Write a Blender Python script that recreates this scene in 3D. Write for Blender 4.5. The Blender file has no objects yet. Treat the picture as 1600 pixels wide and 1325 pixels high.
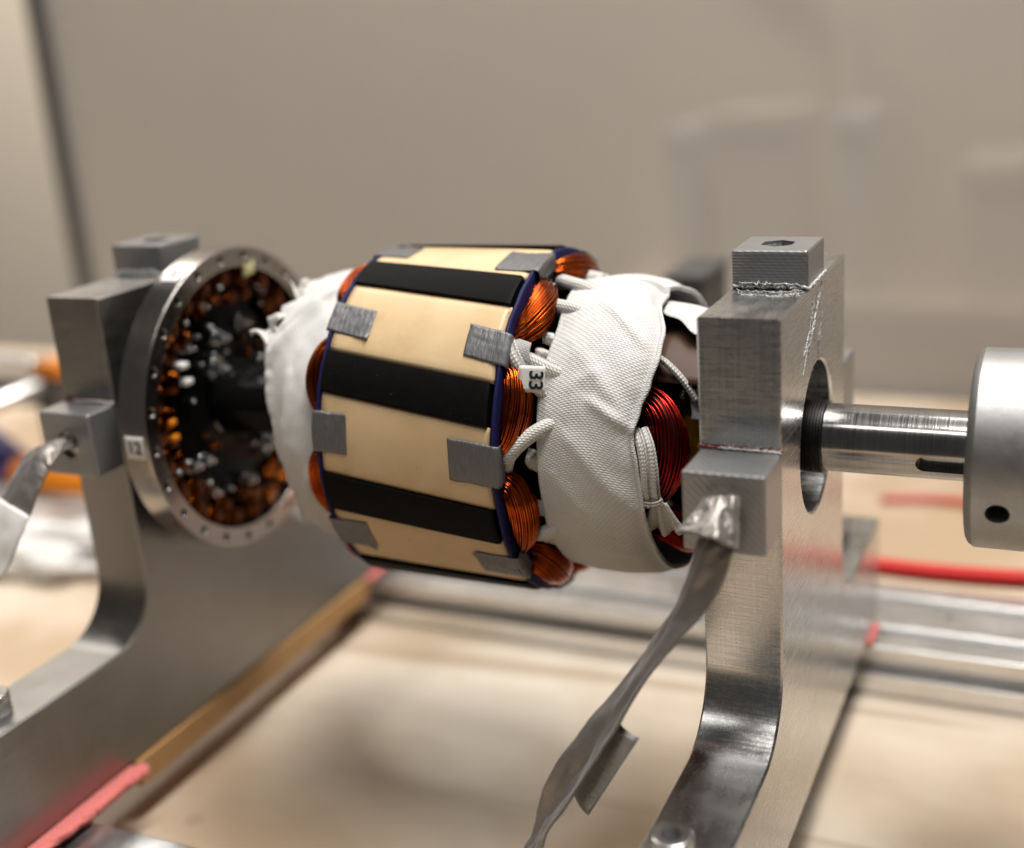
import bpy, bmesh, math, random
from mathutils import Vector, Matrix, noise

random.seed(7)
MM = 0.001
scene = bpy.context.scene
COL = scene.collection
R = math.radians

# ------------------------------------------------------------------ camera
cam_data = bpy.data.cameras.new("camera")
cam = bpy.data.objects.new("camera", cam_data)
COL.objects.link(cam)
right = Vector((0.90781842, 0.41310168, -0.07219913))
down = Vector((0.06432255, -0.30728975, -0.94943963))
fwd = Vector((-0.41440116, 0.85727476, -0.30553505))
cm = Matrix.Identity(4)
for i in range(3):
    cm[i][0], cm[i][1], cm[i][2] = right[i], -down[i], -fwd[i]
cm.translation = Vector((0.1708571, -0.39508719, 0.13746067))
cam.matrix_world = cm
cam_data.sensor_width = 36.0
cam_data.lens = 36.0 * 1980.46 / 1600.0
cam_data.clip_start = 0.01
cam_data.clip_end = 20.0
cam_data.dof.use_dof = True
cam_data.dof.focus_distance = 0.396
cam_data.dof.aperture_fstop = 3.9
cam_data.dof.aperture_blades = 0
scene.camera = cam

# ------------------------------------------------------------------ room light
world = bpy.data.worlds.new("World")
scene.world = world
world.use_nodes = True
bg = world.node_tree.nodes["Background"]
bg.inputs[0].default_value = (1.0, 0.97, 0.93, 1)
bg.inputs[1].default_value = 0.06


def ceiling_or_fill_lamp(name, loc, target, sx, sy, power, col):
    d = bpy.data.lights.new(name, 'AREA')
    d.shape = 'RECTANGLE'
    d.size, d.size_y = sx, sy
    d.energy = power
    d.color = col
    o = bpy.data.objects.new(name, d)
    COL.objects.link(o)
    o.location = loc
    o.rotation_euler = (Vector(target) - Vector(loc)).to_track_quat('-Z', 'Y').to_euler()


ceiling_or_fill_lamp("ceiling_or_fill_lamp", (0.30, -0.10, 1.55), (0.05, 0.0, 0), 0.95, 0.20, 23.0, (1.0, 0.965, 0.915))
ceiling_or_fill_lamp("ceiling_or_fill_lamp", (0.25, 0.40, 1.6), (0.1, 0.35, 0), 0.95, 0.20, 20.0, (1.0, 0.965, 0.915))

ceiling_or_fill_lamp("ceiling_or_fill_lamp", (-0.1, -1.0, 1.6), (0.0, 0.2, 0.1), 0.95, 0.20, 4.5, (1.0, 0.965, 0.915))  # added fill behind the camera, brightens the panel and the rotor front

ceiling_or_fill_lamp("ceiling_or_fill_lamp", (-1.0, 0.85, 1.5), (-1.0, 1.2, 0.2), 0.95, 0.20, 42.0, (1.0, 0.965, 0.915))  # added fill behind the sheet, there to brighten the wall

scene.view_settings.view_transform = 'Standard'
scene.view_settings.look = 'None'
scene.view_settings.gamma = 1.0
scene.view_settings.exposure = 0.08
scene.view_settings.use_curve_mapping = False
scene.render.engine = 'CYCLES'
scene.cycles.use_denoising = True
scene.cycles.max_bounces = 8
scene.cycles.sample_clamp_indirect = 6.0
scene.cycles.caustics_reflective = False
scene.cycles.caustics_refractive = False


# ------------------------------------------------------------------ material helpers
class NT:
    def __init__(self, name):
        self.m = bpy.data.materials.new(name)
        self.m.use_nodes = True
        self.t = self.m.node_tree
        self.b = self.t.nodes["Principled BSDF"]
        self.out = self.t.nodes["Material Output"]

    def n(self, typ, **kw):
        nd = self.t.nodes.new(typ)
        for k, v in kw.items():
            setattr(nd, k, v)
        return nd

    def l(self, a, b):
        self.t.links.new(a, b)

    def setp(self, **kw):
        for k, v in kw.items():
            self.b.inputs[k.replace('_', ' ')].default_value = v

    def coord(self, kind='Object', scale=(1, 1, 1), rot=(0, 0, 0)):
        tc = self.n('ShaderNodeTexCoord')
        mp = self.n('ShaderNodeMapping')
        mp.inputs['Scale'].default_value = scale
        mp.inputs['Rotation'].default_value = rot
        self.l(tc.outputs[kind], mp.inputs[0])
        return mp.outputs[0]

    def noise(self, vec, scale, detail=4, rough=0.55, dist=0.0):
        nd = self.n('ShaderNodeTexNoise')
        nd.inputs['Scale'].default_value = scale
        nd.inputs['Detail'].default_value = detail
        nd.inputs['Roughness'].default_value = rough
        nd.inputs['Distortion'].default_value = dist
        self.l(vec, nd.inputs['Vector'])
        return nd.outputs['Fac']

    def ramp(self, fac, stops):
        nd = self.n('ShaderNodeValToRGB')
        e = nd.color_ramp.elements
        while len(e) < len(stops):
            e.new(0.5)
        for el, (p, c) in zip(e, stops):
            el.position = p
            el.color = (c, c, c, 1) if isinstance(c, (int, float)) else (*c, 1)
        self.l(fac, nd.inputs[0])
        return nd.outputs[0]

    def math(self, op, a, b=None, c=None):
        nd = self.n('ShaderNodeMath', operation=op)
        for i, v in enumerate((a, b, c)):
            if v is None:
                continue
            if isinstance(v, (int, float)):
                nd.inputs[i].default_value = v
            else:
                self.l(v, nd.inputs[i])
        return nd.outputs[0]

    def mix(self, fac, a, b, mode='MIX'):
        nd = self.n('ShaderNodeMix', data_type='RGBA', blend_type=mode)
        for s, v in ((0, fac), (6, a), (7, b)):
            if isinstance(v, (int, float)):
                nd.inputs[s].default_value = v
            elif isinstance(v, tuple):
                nd.inputs[s].default_value = (*v, 1)
            else:
                self.l(v, nd.inputs[s])
        return nd.outputs[2]

    def bump(self, h, strength=0.3, dist=0.0003, chain=None):
        nd = self.n('ShaderNodeBump')
        nd.inputs['Strength'].default_value = strength
        nd.inputs['Distance'].default_value = dist
        self.l(h, nd.inputs['Height'])
        if chain is not None:
            self.l(chain, nd.inputs['Normal'])
        self.l(nd.outputs[0], self.b.inputs['Normal'])
        return nd.outputs[0]


def plain(name, col, rough=0.5, metal=0.0, nscale=300, bump=0.1, var=0.12, dist=0.0002, **kw):
    n = NT(name)
    n.setp(Roughness=rough, Metallic=metal, **kw)
    v = n.coord()
    f = n.noise(v, nscale)
    c = n.mix(f, tuple(x * (1 - var) for x in col), tuple(min(1, x * (1 + var)) for x in col))
    n.l(c, n.b.inputs['Base Color'])
    r = n.math('MULTIPLY_ADD', n.noise(v, nscale * 0.31), 0.25, rough - 0.125)
    n.l(r, n.b.inputs['Roughness'])
    if bump:
        n.bump(f, bump, dist)
    return n.m


def mat_aluminium(name, base=(0.62, 0.62, 0.615), rough=0.20):
    n = NT(name)
    n.setp(Metallic=1.0)
    v1 = n.coord(scale=(60, 60, 1600))        # machining lines running along x / y
    v2 = n.coord(scale=(1500, 900, 25))       # lines running down
    v3 = n.coord(scale=(300, 40, 900), rot=(R(38), 0, 0))
    s1 = n.noise(v1, 1.0, 3)
    s2 = n.noise(v2, 1.0, 3)
    s3 = n.noise(v3, 1.0, 4)
    big = n.noise(n.coord(), 45, 5, 0.6)
    s = n.math('ADD', n.math('MULTIPLY', s1, 0.5), n.math('MULTIPLY', s2, 0.25))
    s = n.math('ADD', s, n.math('MULTIPLY', s3, 0.25))
    c = n.mix(n.ramp(s, ((0.22, 0.0), (0.80, 1.0))), tuple(x * 0.74 for x in base), tuple(x * 1.12 for x in base))
    c = n.mix(n.ramp(big, ((0.35, 0.0), (0.75, 0.16))), c, (0.42, 0.41, 0.40))
    # a few deep scratches
    sc = n.noise(n.coord(scale=(30, 30, 700), rot=(R(52), 0, R(8))), 1.0, 2)
    scr = n.ramp(sc, ((0.68, 0.0), (0.73, 1.0)))
    c = n.mix(n.math('MULTIPLY', scr, 0.28), c, (0.22, 0.21, 0.20))
    n.l(c, n.b.inputs['Base Color'])
    r = n.math('MULTIPLY_ADD', n.ramp(s, ((0.22, 0.0), (0.85, 1.0))), 0.34, rough - 0.11)
    r = n.math('MULTIPLY_ADD', big, 0.05, r)
    n.l(r, n.b.inputs['Roughness'])
    b1 = n.bump(s, 0.13, 0.00016)
    n.bump(scr, -0.25, 0.0002, chain=b1)
    return n.m


def mat_weave(name, col, pitch=0.78, rough=0.62, depth=0.35, diag=False, sheen=0.2, gap=0.45):
    """woven tape; the UVs are in millimetres along the cloth"""
    n = NT(name)
    n.setp(Roughness=rough, Sheen_Weight=sheen)
    tc = n.n('ShaderNodeTexCoord')
    sp = n.n('ShaderNodeSeparateXYZ')
    n.l(tc.outputs['UV'], sp.inputs[0])
    u, v = sp.outputs[0], sp.outputs[1]
    if diag:
        u, v = n.math('ADD', u, v), n.math('SUBTRACT', u, v)
    k = math.pi / pitch
    su = n.math('SINE', n.math('MULTIPLY', u, k))
    sv = n.math('SINE', n.math('MULTIPLY', v, k))
    w = n.math('MULTIPLY_ADD', n.math('MULTIPLY', su, sv), 0.5, 0.5)
    yarn = n.math('ABSOLUTE', n.math('SINE', n.math('MULTIPLY', v, k)))
    h = n.math('ADD', n.math('MULTIPLY', w, 0.6), n.math('MULTIPLY', yarn, 0.4))
    f = n.noise(n.coord(), 160, 4)
    dark = tuple(x * gap for x in col)
    c = n.mix(n.ramp(h, ((0.10, 0.0), (0.50, 1.0))), dark, col)
    c = n.mix(n.math('MULTIPLY', n.ramp(f, ((0.4, 0.0), (0.75, 1.0))), 0.22), c, tuple(x * y for x, y in zip(col, (0.86, 0.80, 0.70))))
    n.l(c, n.b.inputs['Base Color'])
    n.bump(h, depth, 0.00035)
    return n.m


def mat_tape(name, col=(0.155, 0.155, 0.16)):
    n = NT(name)
    n.setp(Metallic=0.35, Roughness=0.38)
    tc = n.n('ShaderNodeTexCoord')
    sp = n.n('ShaderNodeSeparateXYZ')
    n.l(tc.outputs['UV'], sp.inputs[0])
    ridges = n.math('ABSOLUTE', n.math('SINE', n.math('ADD', n.math('MULTIPLY', sp.outputs[0], 1.5), n.math('MULTIPLY', n.noise(n.coord(), 130, 2), 5.0))))
    cmb = n.n('ShaderNodeCombineXYZ')
    n.l(n.math('MULTIPLY', sp.outputs[0], 1.2), cmb.inputs[0])
    n.l(n.math('MULTIPLY', sp.outputs[1], 0.16), cmb.inputs[1])
    w = n.noise(cmb.outputs[0], 1.6, 3, 0.6, 0.6)
    h = n.math('ADD', n.math('MULTIPLY', ridges, 0.22), w)
    c = n.mix(w, tuple(x * 0.72 for x in col), tuple(x * 1.3 for x in col))
    n.l(c, n.b.inputs['Base Color'])
    n.bump(h, 0.55, 0.0006)
    return n.m


def mat_wire(name, ca, cb, rough=0.2):
    n = NT(name)
    n.setp(Metallic=1.0)
    v = n.coord()
    f = n.noise(v, 140, 3)
    oi = n.n('ShaderNodeObjectInfo')
    c = n.mix(n.ramp(f, ((0.3, 0.0), (0.7, 1.0))), ca, cb)
    n.l(c, n.b.inputs['Base Color'])
    n.setp(Roughness=rough)
    return n.m


def mat_wood():
    n = NT('plywood')
    n.setp(Roughness=0.62)
    v = n.coord()
    vg = n.coord(scale=(7, 55, 20), rot=(0, 0, R(28)))
    g = n.noise(vg, 1.0, 6, 0.6, 0.7)
    b = n.noise(v, 6.0, 4, 0.5, 0.3)
    c = n.mix(n.ramp(b, ((0.40, 0.0), (0.70, 1.0))), (0.48, 0.35, 0.23), (0.79, 0.71, 0.60))
    c = n.mix(n.math('MULTIPLY', n.ramp(g, ((0.35, 1.0), (0.6, 0.0))), 0.12), c, (0.36, 0.25, 0.155))
    # long shallow scratches across the board
    vs = n.coord(scale=(2.2, 30, 1), rot=(0, 0, R(-58)))
    s = n.ramp(n.noise(vs, 1.0, 2, 0.5, 0.3), ((0.62, 0.0), (0.68, 1.0)))
    c = n.mix(n.math('MULTIPLY', s, 0.55), c, (0.36, 0.25, 0.15))
    # knots
    vo = n.n('ShaderNodeTexVoronoi', feature='F1')
    vo.inputs['Scale'].default_value = 11
    n.l(v, vo.inputs['Vector'])
    kn = n.ramp(vo.outputs['Distance'], ((0.0, 1.0), (0.075, 0.0)))
    c = n.mix(n.math('MULTIPLY', kn, 0.6), c, (0.12, 0.085, 0.05))
    n.l(c, n.b.inputs['Base Color'])
    n.bump(g, 0.15, 0.0004)
    return n.m


MAT = {}
MAT['alu'] = mat_aluminium('machined_aluminium')
MAT['alu_rail'] = mat_aluminium('extruded_aluminium', (0.86, 0.86, 0.86), 0.28)
MAT['alu_shaded'] = mat_aluminium('shaded_aluminium', (0.30, 0.285, 0.27), 0.34)  # rougher copy of the same aluminium, darkened to stand for dim reflections
MAT['coupling'] = plain('blasted_steel', (0.34, 0.338, 0.335), 0.48, 0.9, 900, 0.25, 0.12, 0.00015)
MAT['pla'] = None
MAT['copper'] = mat_wire('enamelled_copper', (0.20, 0.022, 0.0035), (0.48, 0.090, 0.010))
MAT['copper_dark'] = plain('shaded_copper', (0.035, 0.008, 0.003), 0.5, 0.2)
MAT['redwire'] = mat_wire('red_enamelled_wire', (0.20, 0.008, 0.008), (0.36, 0.02, 0.014))
MAT['amber'] = mat_wire('amber_lacquered_wire', (0.055, 0.011, 0.0015), (0.17, 0.045, 0.004), 0.14)
MAT['tape'] = mat_tape('duct_tape')
MAT['cloth'] = mat_weave('woven_glass_tape', (0.70, 0.695, 0.68), gap=0.26, depth=0.6)
MAT['cloth_loose'] = mat_weave('loose_glass_tape', (0.64, 0.62, 0.585), pitch=1.0, gap=0.55)
MAT['braid'] = mat_weave('braided_sleeve', (0.72, 0.70, 0.67), pitch=1.15, diag=True, depth=1.0, gap=0.16)
MAT['paper'] = plain('white_paper', (0.82, 0.81, 0.79), 0.7, 0, 500, 0.1, 0.04)
MAT['ink'] = plain('black_ink', (0.012, 0.012, 0.013), 0.6, 0, 500, 0)
MAT['black_void'] = plain('black_varnish', (0.005, 0.0048, 0.0048), 0.14, 0, 260, 0.35, 0.12, 0.0004, Specular_IOR_Level=0.08)
MAT['blue'] = plain('navy_insulation', (0.008, 0.008, 0.062), 0.6, 0, 700, 0.5, 0.25, Specular_IOR_Level=0.25)
MAT['dullbolt'] = plain('dull_zinc_steel', (0.30, 0.30, 0.31), 0.34, 1.0, 200, 0.05)
MAT['bolt'] = plain('zinc_steel', (0.55, 0.55, 0.56), 0.24, 1.0, 200, 0.05)
MAT['blackbolt'] = plain('black_oxide_steel', (0.035, 0.033, 0.032), 0.35, 0.8, 200, 0.1)
MAT['foam'] = plain('pink_foam', (0.78, 0.19, 0.17), 0.9, 0, 420, 1.0, 0.22, 0.0022, Sheen_Weight=0.3)
MAT['red'] = plain('red_rubber', (0.62, 0.012, 0.010), 0.4, 0, 80, 0.1)
MAT['orange'] = plain('orange_plastic', (0.74, 0.22, 0.006), 0.45, 0, 120, 0.1)
MAT['navy'] = plain('navy_plastic', (0.035, 0.03, 0.16), 0.45, 0, 120, 0.1)
MAT['fluff'] = plain('white_cotton', (0.80, 0.78, 0.75), 0.9, 0, 120, 0.8, 0.08, 0.004)
MAT['dark'] = plain('dark_grey_plastic', (0.075, 0.073, 0.072), 0.5, 0, 200, 0.1)
MAT['wall'] = plain('beige_paint', (0.77, 0.67, 0.545), 0.8, 0, 40, 0.1, 0.04)
MAT['cream'] = plain('cream_board', (0.80, 0.74, 0.64), 0.7, 0, 40, 0.0, 0.04)
MAT['palegrey'] = plain('pale_blue_grey_plastic', (0.78, 0.80, 0.80), 0.6, 0, 40, 0.0, 0.04)
MAT['wood'] = mat_wood()


def mat_pla():
    n = NT('silver_printed_plastic')
    n.setp(Metallic=0.6, Roughness=0.3)
    v = n.coord()
    w = n.n('ShaderNodeTexWave', wave_type='BANDS', bands_direction='Z')
    w.inputs['Scale'].default_value = 330
    w.inputs['Distortion'].default_value = 0.6
    n.l(v, w.inputs[0])
    d = n.n('ShaderNodeTexWave', wave_type='BANDS', bands_direction='DIAGONAL')
    d.inputs['Scale'].default_value = 240
    n.l(v, d.inputs[0])
    f = n.noise(v, 120, 5)
    h = n.math('ADD', n.math('MULTIPLY', w.outputs['Fac'], 0.5), n.math('MULTIPLY', d.outputs['Fac'], 0.35))
    c = n.mix(n.math('ADD', n.math('MULTIPLY', h, 0.5), n.math('MULTIPLY', f, 0.5)), (0.22, 0.22, 0.225), (0.42, 0.42, 0.425))
    n.l(c, n.b.inputs['Base Color'])
    n.bump(n.math('ADD', h, n.math('MULTIPLY', f, 0.8)), 0.5, 0.0003)
    return n.m


MAT['pla'] = mat_pla()


def mat_epoxy():
    n = NT('cream_epoxy')
    n.setp(Roughness=0.42, Subsurface_Weight=0.12, Subsurface_Scale=0.002)
    n.b.inputs['Subsurface Radius'].default_value = (1.0, 0.6, 0.35)
    v = n.coord()
    f = n.noise(v, 55, 5, 0.6)
    fine = n.noise(v, 620, 3)
    vo = n.n('ShaderNodeTexVoronoi')
    vo.inputs['Scale'].default_value = 165
    n.l(v, vo.inputs['Vector'])
    pit = n.ramp(vo.outputs['Distance'], ((0.0, 1.0), (0.10, 0.0)))
    pit = n.math('MULTIPLY', pit, n.ramp(n.noise(v, 75, 2), ((0.53, 0.0), (0.60, 1.0))))
    c = n.mix(f, (0.60, 0.415, 0.215), (0.79, 0.60, 0.37))
    smu = n.ramp(n.noise(n.coord(scale=(1, 1, 1)), 28, 5, 0.65, 0.8), ((0.50, 0.0), (0.68, 1.0)))
    c = n.mix(n.math('MULTIPLY', smu, 0.34), c, (0.42, 0.27, 0.13))
    c = n.mix(n.math('MULTIPLY', pit, 0.7), c, (0.26, 0.16, 0.075))
    n.l(c, n.b.inputs['Base Color'])
    r = n.math('MULTIPLY_ADD', f, 0.25, 0.32)
    n.l(r, n.b.inputs['Roughness'])
    b = n.bump(n.math('ADD', n.math('MULTIPLY', fine, 0.4), f), 0.16, 0.0004)
    n.bump(pit, 0.4, 0.0004, chain=b)
    return n.m


MAT['epoxy'] = mat_epoxy()


def mat_wedge():
    n = NT('black_printed_plastic')
    n.setp(Roughness=0.58, Specular_IOR_Level=0.06)
    tc = n.n('ShaderNodeTexCoord')
    sp = n.n('ShaderNodeSeparateXYZ')
    n.l(tc.outputs['UV'], sp.inputs[0])
    lines = n.math('ABSOLUTE', n.math('SINE', n.math('MULTIPLY', sp.outputs[1], 7.0)))
    f = n.noise(n.coord(), 260, 4)
    lint = n.ramp(n.noise(n.coord(), 900, 2), ((0.72, 0.0), (0.78, 1.0)))
    c = n.mix(f, (0.003, 0.003, 0.003), (0.008, 0.0075, 0.007))
    c = n.mix(n.math('MULTIPLY', lint, 0.12), c, (0.4, 0.38, 0.35))
    n.l(c, n.b.inputs['Base Color'])
    n.bump(n.math('ADD', n.math('MULTIPLY', lines, 0.6), n.math('MULTIPLY', f, 0.6)), 0.3, 0.0002)
    return n.m


MAT['wedge'] = mat_wedge()


def mat_steel():
    n = NT('turned_steel')
    n.setp(Metallic=1.0)
    v = n.coord(scale=(1500, 12, 12))
    s = n.noise(v, 1.0, 4)
    g = n.noise(n.coord(), 85, 4)
    c = n.mix(s, (0.26, 0.255, 0.25), (0.52, 0.51, 0.50))
    c = n.mix(n.math('MULTIPLY', n.ramp(g, ((0.45, 0.0), (0.7, 1.0))), 0.4), c, (0.20, 0.175, 0.15))
    n.l(c, n.b.inputs['Base Color'])
    n.l(n.math('MULTIPLY_ADD', s, 0.20, 0.06), n.b.inputs['Roughness'])
    n.bump(s, 0.2, 0.0001)
    return n.m


MAT['steel'] = mat_steel()
MAT['ringsteel'] = plain('ground_steel', (0.44, 0.41, 0.385), 0.22, 1.0, 180, 0.06, 0.1)


def mat_strap():
    n = NT('grey_satin_strap')
    n.setp(Roughness=0.33, Metallic=0.4, Sheen_Weight=0.2)
    tc = n.n('ShaderNodeTexCoord')
    sp = n.n('ShaderNodeSeparateXYZ')
    n.l(tc.outputs['UV'], sp.inputs[0])
    a = n.math('SINE', n.math('MULTIPLY', sp.outputs[0], 9.0))
    b = n.math('SINE', n.math('MULTIPLY', sp.outputs[1], 9.0))
    h = n.math('MULTIPLY', a, b)
    f = n.noise(n.coord(), 120, 4)
    c = n.mix(f, (0.15, 0.13, 0.118), (0.27, 0.245, 0.225))
    n.l(c, n.b.inputs['Base Color'])
    bb = n.bump(h, 0.12, 0.0002)
    n.bump(f, 0.35, 0.0016, chain=bb)
    return n.m


MAT['strap'] = mat_strap()


def mat_glue(name, col):
    n = NT(name)
    n.setp(Roughness=0.14, Transmission_Weight=0.25, IOR=1.48, Coat_Weight=0.5)
    f = n.noise(n.coord(), 420, 4)
    c = n.mix(f, tuple(x * 0.6 for x in col), col)
    n.l(c, n.b.inputs['Base Color'])
    n.bump(f, 0.5, 0.0005)
    return n.m


MAT['glue'] = mat_glue('clear_glue', (0.86, 0.85, 0.83))
MAT['redglue'] = mat_glue('dark_red_glue', (0.22, 0.035, 0.025))
MAT['kapton'] = mat_glue('amber_film', (0.50, 0.22, 0.02))


def mat_panel():
    n = NT('hazy_grey_sheet')
    n.setp(Roughness=0.30)
    n.b.inputs['Specular IOR Level'].default_value = 0.5
    f = n.noise(n.coord(), 3.0, 3)
    c = n.mix(f, (0.485, 0.47, 0.45), (0.565, 0.55, 0.53))
    n.l(c, n.b.inputs['Base Color'])
    tr = n.n('ShaderNodeBsdfTransparent')
    tr.inputs[0].default_value = (0.88, 0.86, 0.84, 1)
    mx = n.n('ShaderNodeMixShader')
    mx.inputs[0].default_value = 0.38
    n.l(n.b.outputs[0], mx.inputs[1])
    n.l(tr.outputs[0], mx.inputs[2])
    n.l(mx.outputs[0], n.out.inputs[0])
    return n.m


MAT['panel'] = mat_panel()


# ------------------------------------------------------------------ mesh helpers (millimetres in, metres out)
class MB:
    def __init__(self):
        self.v, self.f, self.uv, self.smooth = [], [], [], []

    def vert(self, p, uv=(0, 0)):
        self.v.append((p[0] * MM, p[1] * MM, p[2] * MM))
        self.uv.append(uv)
        return len(self.v) - 1

    def face(self, idx, smooth=True):
        self.f.append(tuple(idx))
        self.smooth.append(smooth)

    def grid(self, nu, nv, fn, cu=False, cv=False, uvfn=None, smooth=True, flip=False):
        base = len(self.v)
        mu, mv = nu + (0 if cu else 1), nv + (0 if cv else 1)
        for i in range(mu):
            for j in range(mv):
                a, b = i / nu, j / nv
                self.vert(fn(a, b), uvfn(a, b) if uvfn else (a, b))
        for i in range(nu):
            for j in range(nv):
                i2, j2 = (i + 1) % mu, (j + 1) % mv
                q = [base + i * mv + j, base + i2 * mv + j, base + i2 * mv + j2, base + i * mv + j2]
                self.face(q[::-1] if flip else q, smooth)

    def lathe(self, prof, seg=64, a0=0.0, a1=360.0, smooth=False):
        """profile of (x, r) turned about the x axis"""
        full = abs(a1 - a0 - 360) < 1e-6
        n = len(prof)
        self.grid(n - 1, seg, lambda u, v: cyl(prof[round(u * (n - 1))][0], a0 + (a1 - a0) * v, prof[round(u * (n - 1))][1]),
                  cv=full, smooth=True)
        return self

    def tube(self, pts, r, sides=6, caps=True, rf=None, ulen=True):
        P = [Vector(p) for p in pts]
        n = len(P)
        T = [(P[min(i + 1, n - 1)] - P[max(i - 1, 0)]).normalized() for i in range(n)]
        ref = Vector((0, 0, 1)) if abs(T[0].z) < 0.9 else Vector((0, 1, 0))
        N = (ref - T[0] * ref.dot(T[0])).normalized()
        base = len(self.v)
        L = 0
        for i in range(n):
            if i:
                N = (N - T[i] * N.dot(T[i])).normalized()
                L += (P[i] - P[i - 1]).length
            B = T[i].cross(N)
            rr = r if rf is None else r * rf(i / (n - 1))
            for k in range(sides):
                a = 2 * math.pi * k / sides
                self.vert(P[i] + (N * math.cos(a) + B * math.sin(a)) * rr, (L, rr * 2 * math.pi * k / sides))
        for i in range(n - 1):
            for k in range(sides):
                k2 = (k + 1) % sides
                self.face((base + i * sides + k, base + i * sides + k2, base + (i + 1) * sides + k2, base + (i + 1) * sides + k))
        if caps:
            self.face([base + k for k in range(sides)][::-1])
            self.face([base + (n - 1) * sides + k for k in range(sides)])
        return self

    def build(self, name, mat, parent=None, solid=0.0, sub=0):
        me = bpy.data.meshes.new(name)
        me.from_pydata(self.v, [], self.f)
        me.polygons.foreach_set('use_smooth', self.smooth)
        ul = me.uv_layers.new(name='UVMap')
        for lp in me.loops:
            ul.data[lp.index].uv = self.uv[lp.vertex_index]
        me.update()
        o = link(name, me, mat, parent)
        if solid:
            s = o.modifiers.new('thickness', 'SOLIDIFY')
            s.thickness = solid * MM
            s.offset = 0
        if sub:
            s = o.modifiers.new('smooth', 'SUBSURF')
            s.levels = s.render_levels = sub
        return o


def link(name, me, mat, parent=None):
    o = bpy.data.objects.new(name, me)
    COL.objects.link(o)
    if mat is not None and not me.materials:
        me.materials.append(MAT[mat] if isinstance(mat, str) else mat)
    if parent is not None:
        o.parent = parent
    return o


def cyl(x, th, r):
    t = math.radians(th)
    return (x, -r * math.sin(t), r * math.cos(t))


def bm_mesh(name, bm):
    me = bpy.data.meshes.new(name)
    bm.normal_update()
    bm.to_mesh(me)
    bm.free()
    return me


def box(name, lo, hi, mat, parent=None, bev=0.4, segs=2):
    bm = bmesh.new()
    bmesh.ops.create_cube(bm, size=1.0)
    for v in bm.verts:
        v.co = Vector([((lo[i] + hi[i]) / 2 + v.co[i] * (hi[i] - lo[i])) * MM for i in range(3)])
    if bev:
        bmesh.ops.bevel(bm, geom=bm.edges[:], offset=bev * MM, segments=segs, profile=0.6, affect='EDGES')
    return link(name, bm_mesh(name, bm), mat, parent)


def prism(name, outer, holes, x0, x1, mat, parent=None, bev=0.0, segs=2, smooth=False):
    """(y, z) outline with holes, extruded along x"""
    bm = bmesh.new()
    edges = []
    for loop in [outer] + holes:
        vs = [bm.verts.new((x0 * MM, p[0] * MM, p[1] * MM)) for p in loop]
        edges += [bm.edges.new((vs[i], vs[(i + 1) % len(vs)])) for i in range(len(vs))]
    r = bmesh.ops.triangle_fill(bm, use_beauty=True, use_dissolve=False, edges=edges)
    faces = [g for g in r['geom'] if isinstance(g, bmesh.types.BMFace)]
    r = bmesh.ops.extrude_face_region(bm, geom=faces)
    bmesh.ops.translate(bm, vec=((x1 - x0) * MM, 0, 0), verts=[g for g in r['geom'] if isinstance(g, bmesh.types.BMVert)])
    bmesh.ops.recalc_face_normals(bm, faces=bm.faces[:])
    o = link(name, bm_mesh(name, bm), mat, parent)
    if smooth:
        o.data.polygons.foreach_set('use_smooth', [abs(p.normal.x) < 0.5 for p in o.data.polygons])
        o.data.set_sharp_from_angle(angle=R(35))
    if bev:
        m = o.modifiers.new('edge', 'BEVEL')
        m.harden_normals = smooth
        m.width = bev * MM
        m.segments = segs
        m.limit_method = 'ANGLE'
        m.angle_limit = R(50)
    return o


def cut(o, cutters):
    for c in cutters:
        m = o.modifiers.new('cut', 'BOOLEAN')
        m.object = c
        m.solver = 'EXACT'
    dg = bpy.context.evaluated_depsgraph_get()
    me = bpy.data.meshes.new_from_object(o.evaluated_get(dg))
    old = o.data
    o.modifiers.clear()
    o.data = me
    me.name = old.name
    for c in cutters:
        bpy.data.objects.remove(c)


def rod(name, p0, p1, r, sides, mat, parent=None, bev=0.0, rot=0.0):
    """straight n-sided bar between two points"""
    a, b = Vector(p0) * MM, Vector(p1) * MM
    bm = bmesh.new()
    bmesh.ops.create_cone(bm, cap_ends=True, segments=sides, radius1=r * MM, radius2=r * MM, depth=(b - a).length)
    if bev:
        e = [e for e in bm.edges if len(e.link_faces) == 2 and abs(e.link_faces[0].normal.dot(e.link_faces[1].normal)) < 0.3]
        bm.normal_update()
        e = [e for e in bm.edges if any(len(f.verts) > 4 for f in e.link_faces)] if sides > 4 else e
        bmesh.ops.bevel(bm, geom=e, offset=bev * MM, segments=2, profile=0.5, affect='EDGES')
    q = (b - a).to_track_quat('Z', 'Y').to_matrix().to_4x4()
    bmesh.ops.transform(bm, matrix=Matrix.Translation((a + b) / 2) @ q @ Matrix.Rotation(rot, 4, 'Z'), verts=bm.verts[:])
    for f in bm.faces:
        f.smooth = len(f.verts) == 4 and sides > 8
    return link(name, bm_mesh(name, bm), mat, parent)


def empty(name, loc, label, cat, group=None):
    o = bpy.data.objects.new(name, None)
    o.empty_display_size = 0.01
    COL.objects.link(o)
    tag(o, label, cat, group)
    return o


def tag(o, label, cat, group=None):
    o['label'] = label
    o['category'] = cat
    if group:
        o['group'] = group
    return o


def copy_tree(o, parent=None, offset=None):
    c = o.copy()
    COL.objects.link(c)
    c.parent = parent
    if offset is not None:
        c.location = o.location + Vector(offset)
    for ch in list(o.children):
        copy_tree(ch, c)
    return c


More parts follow.
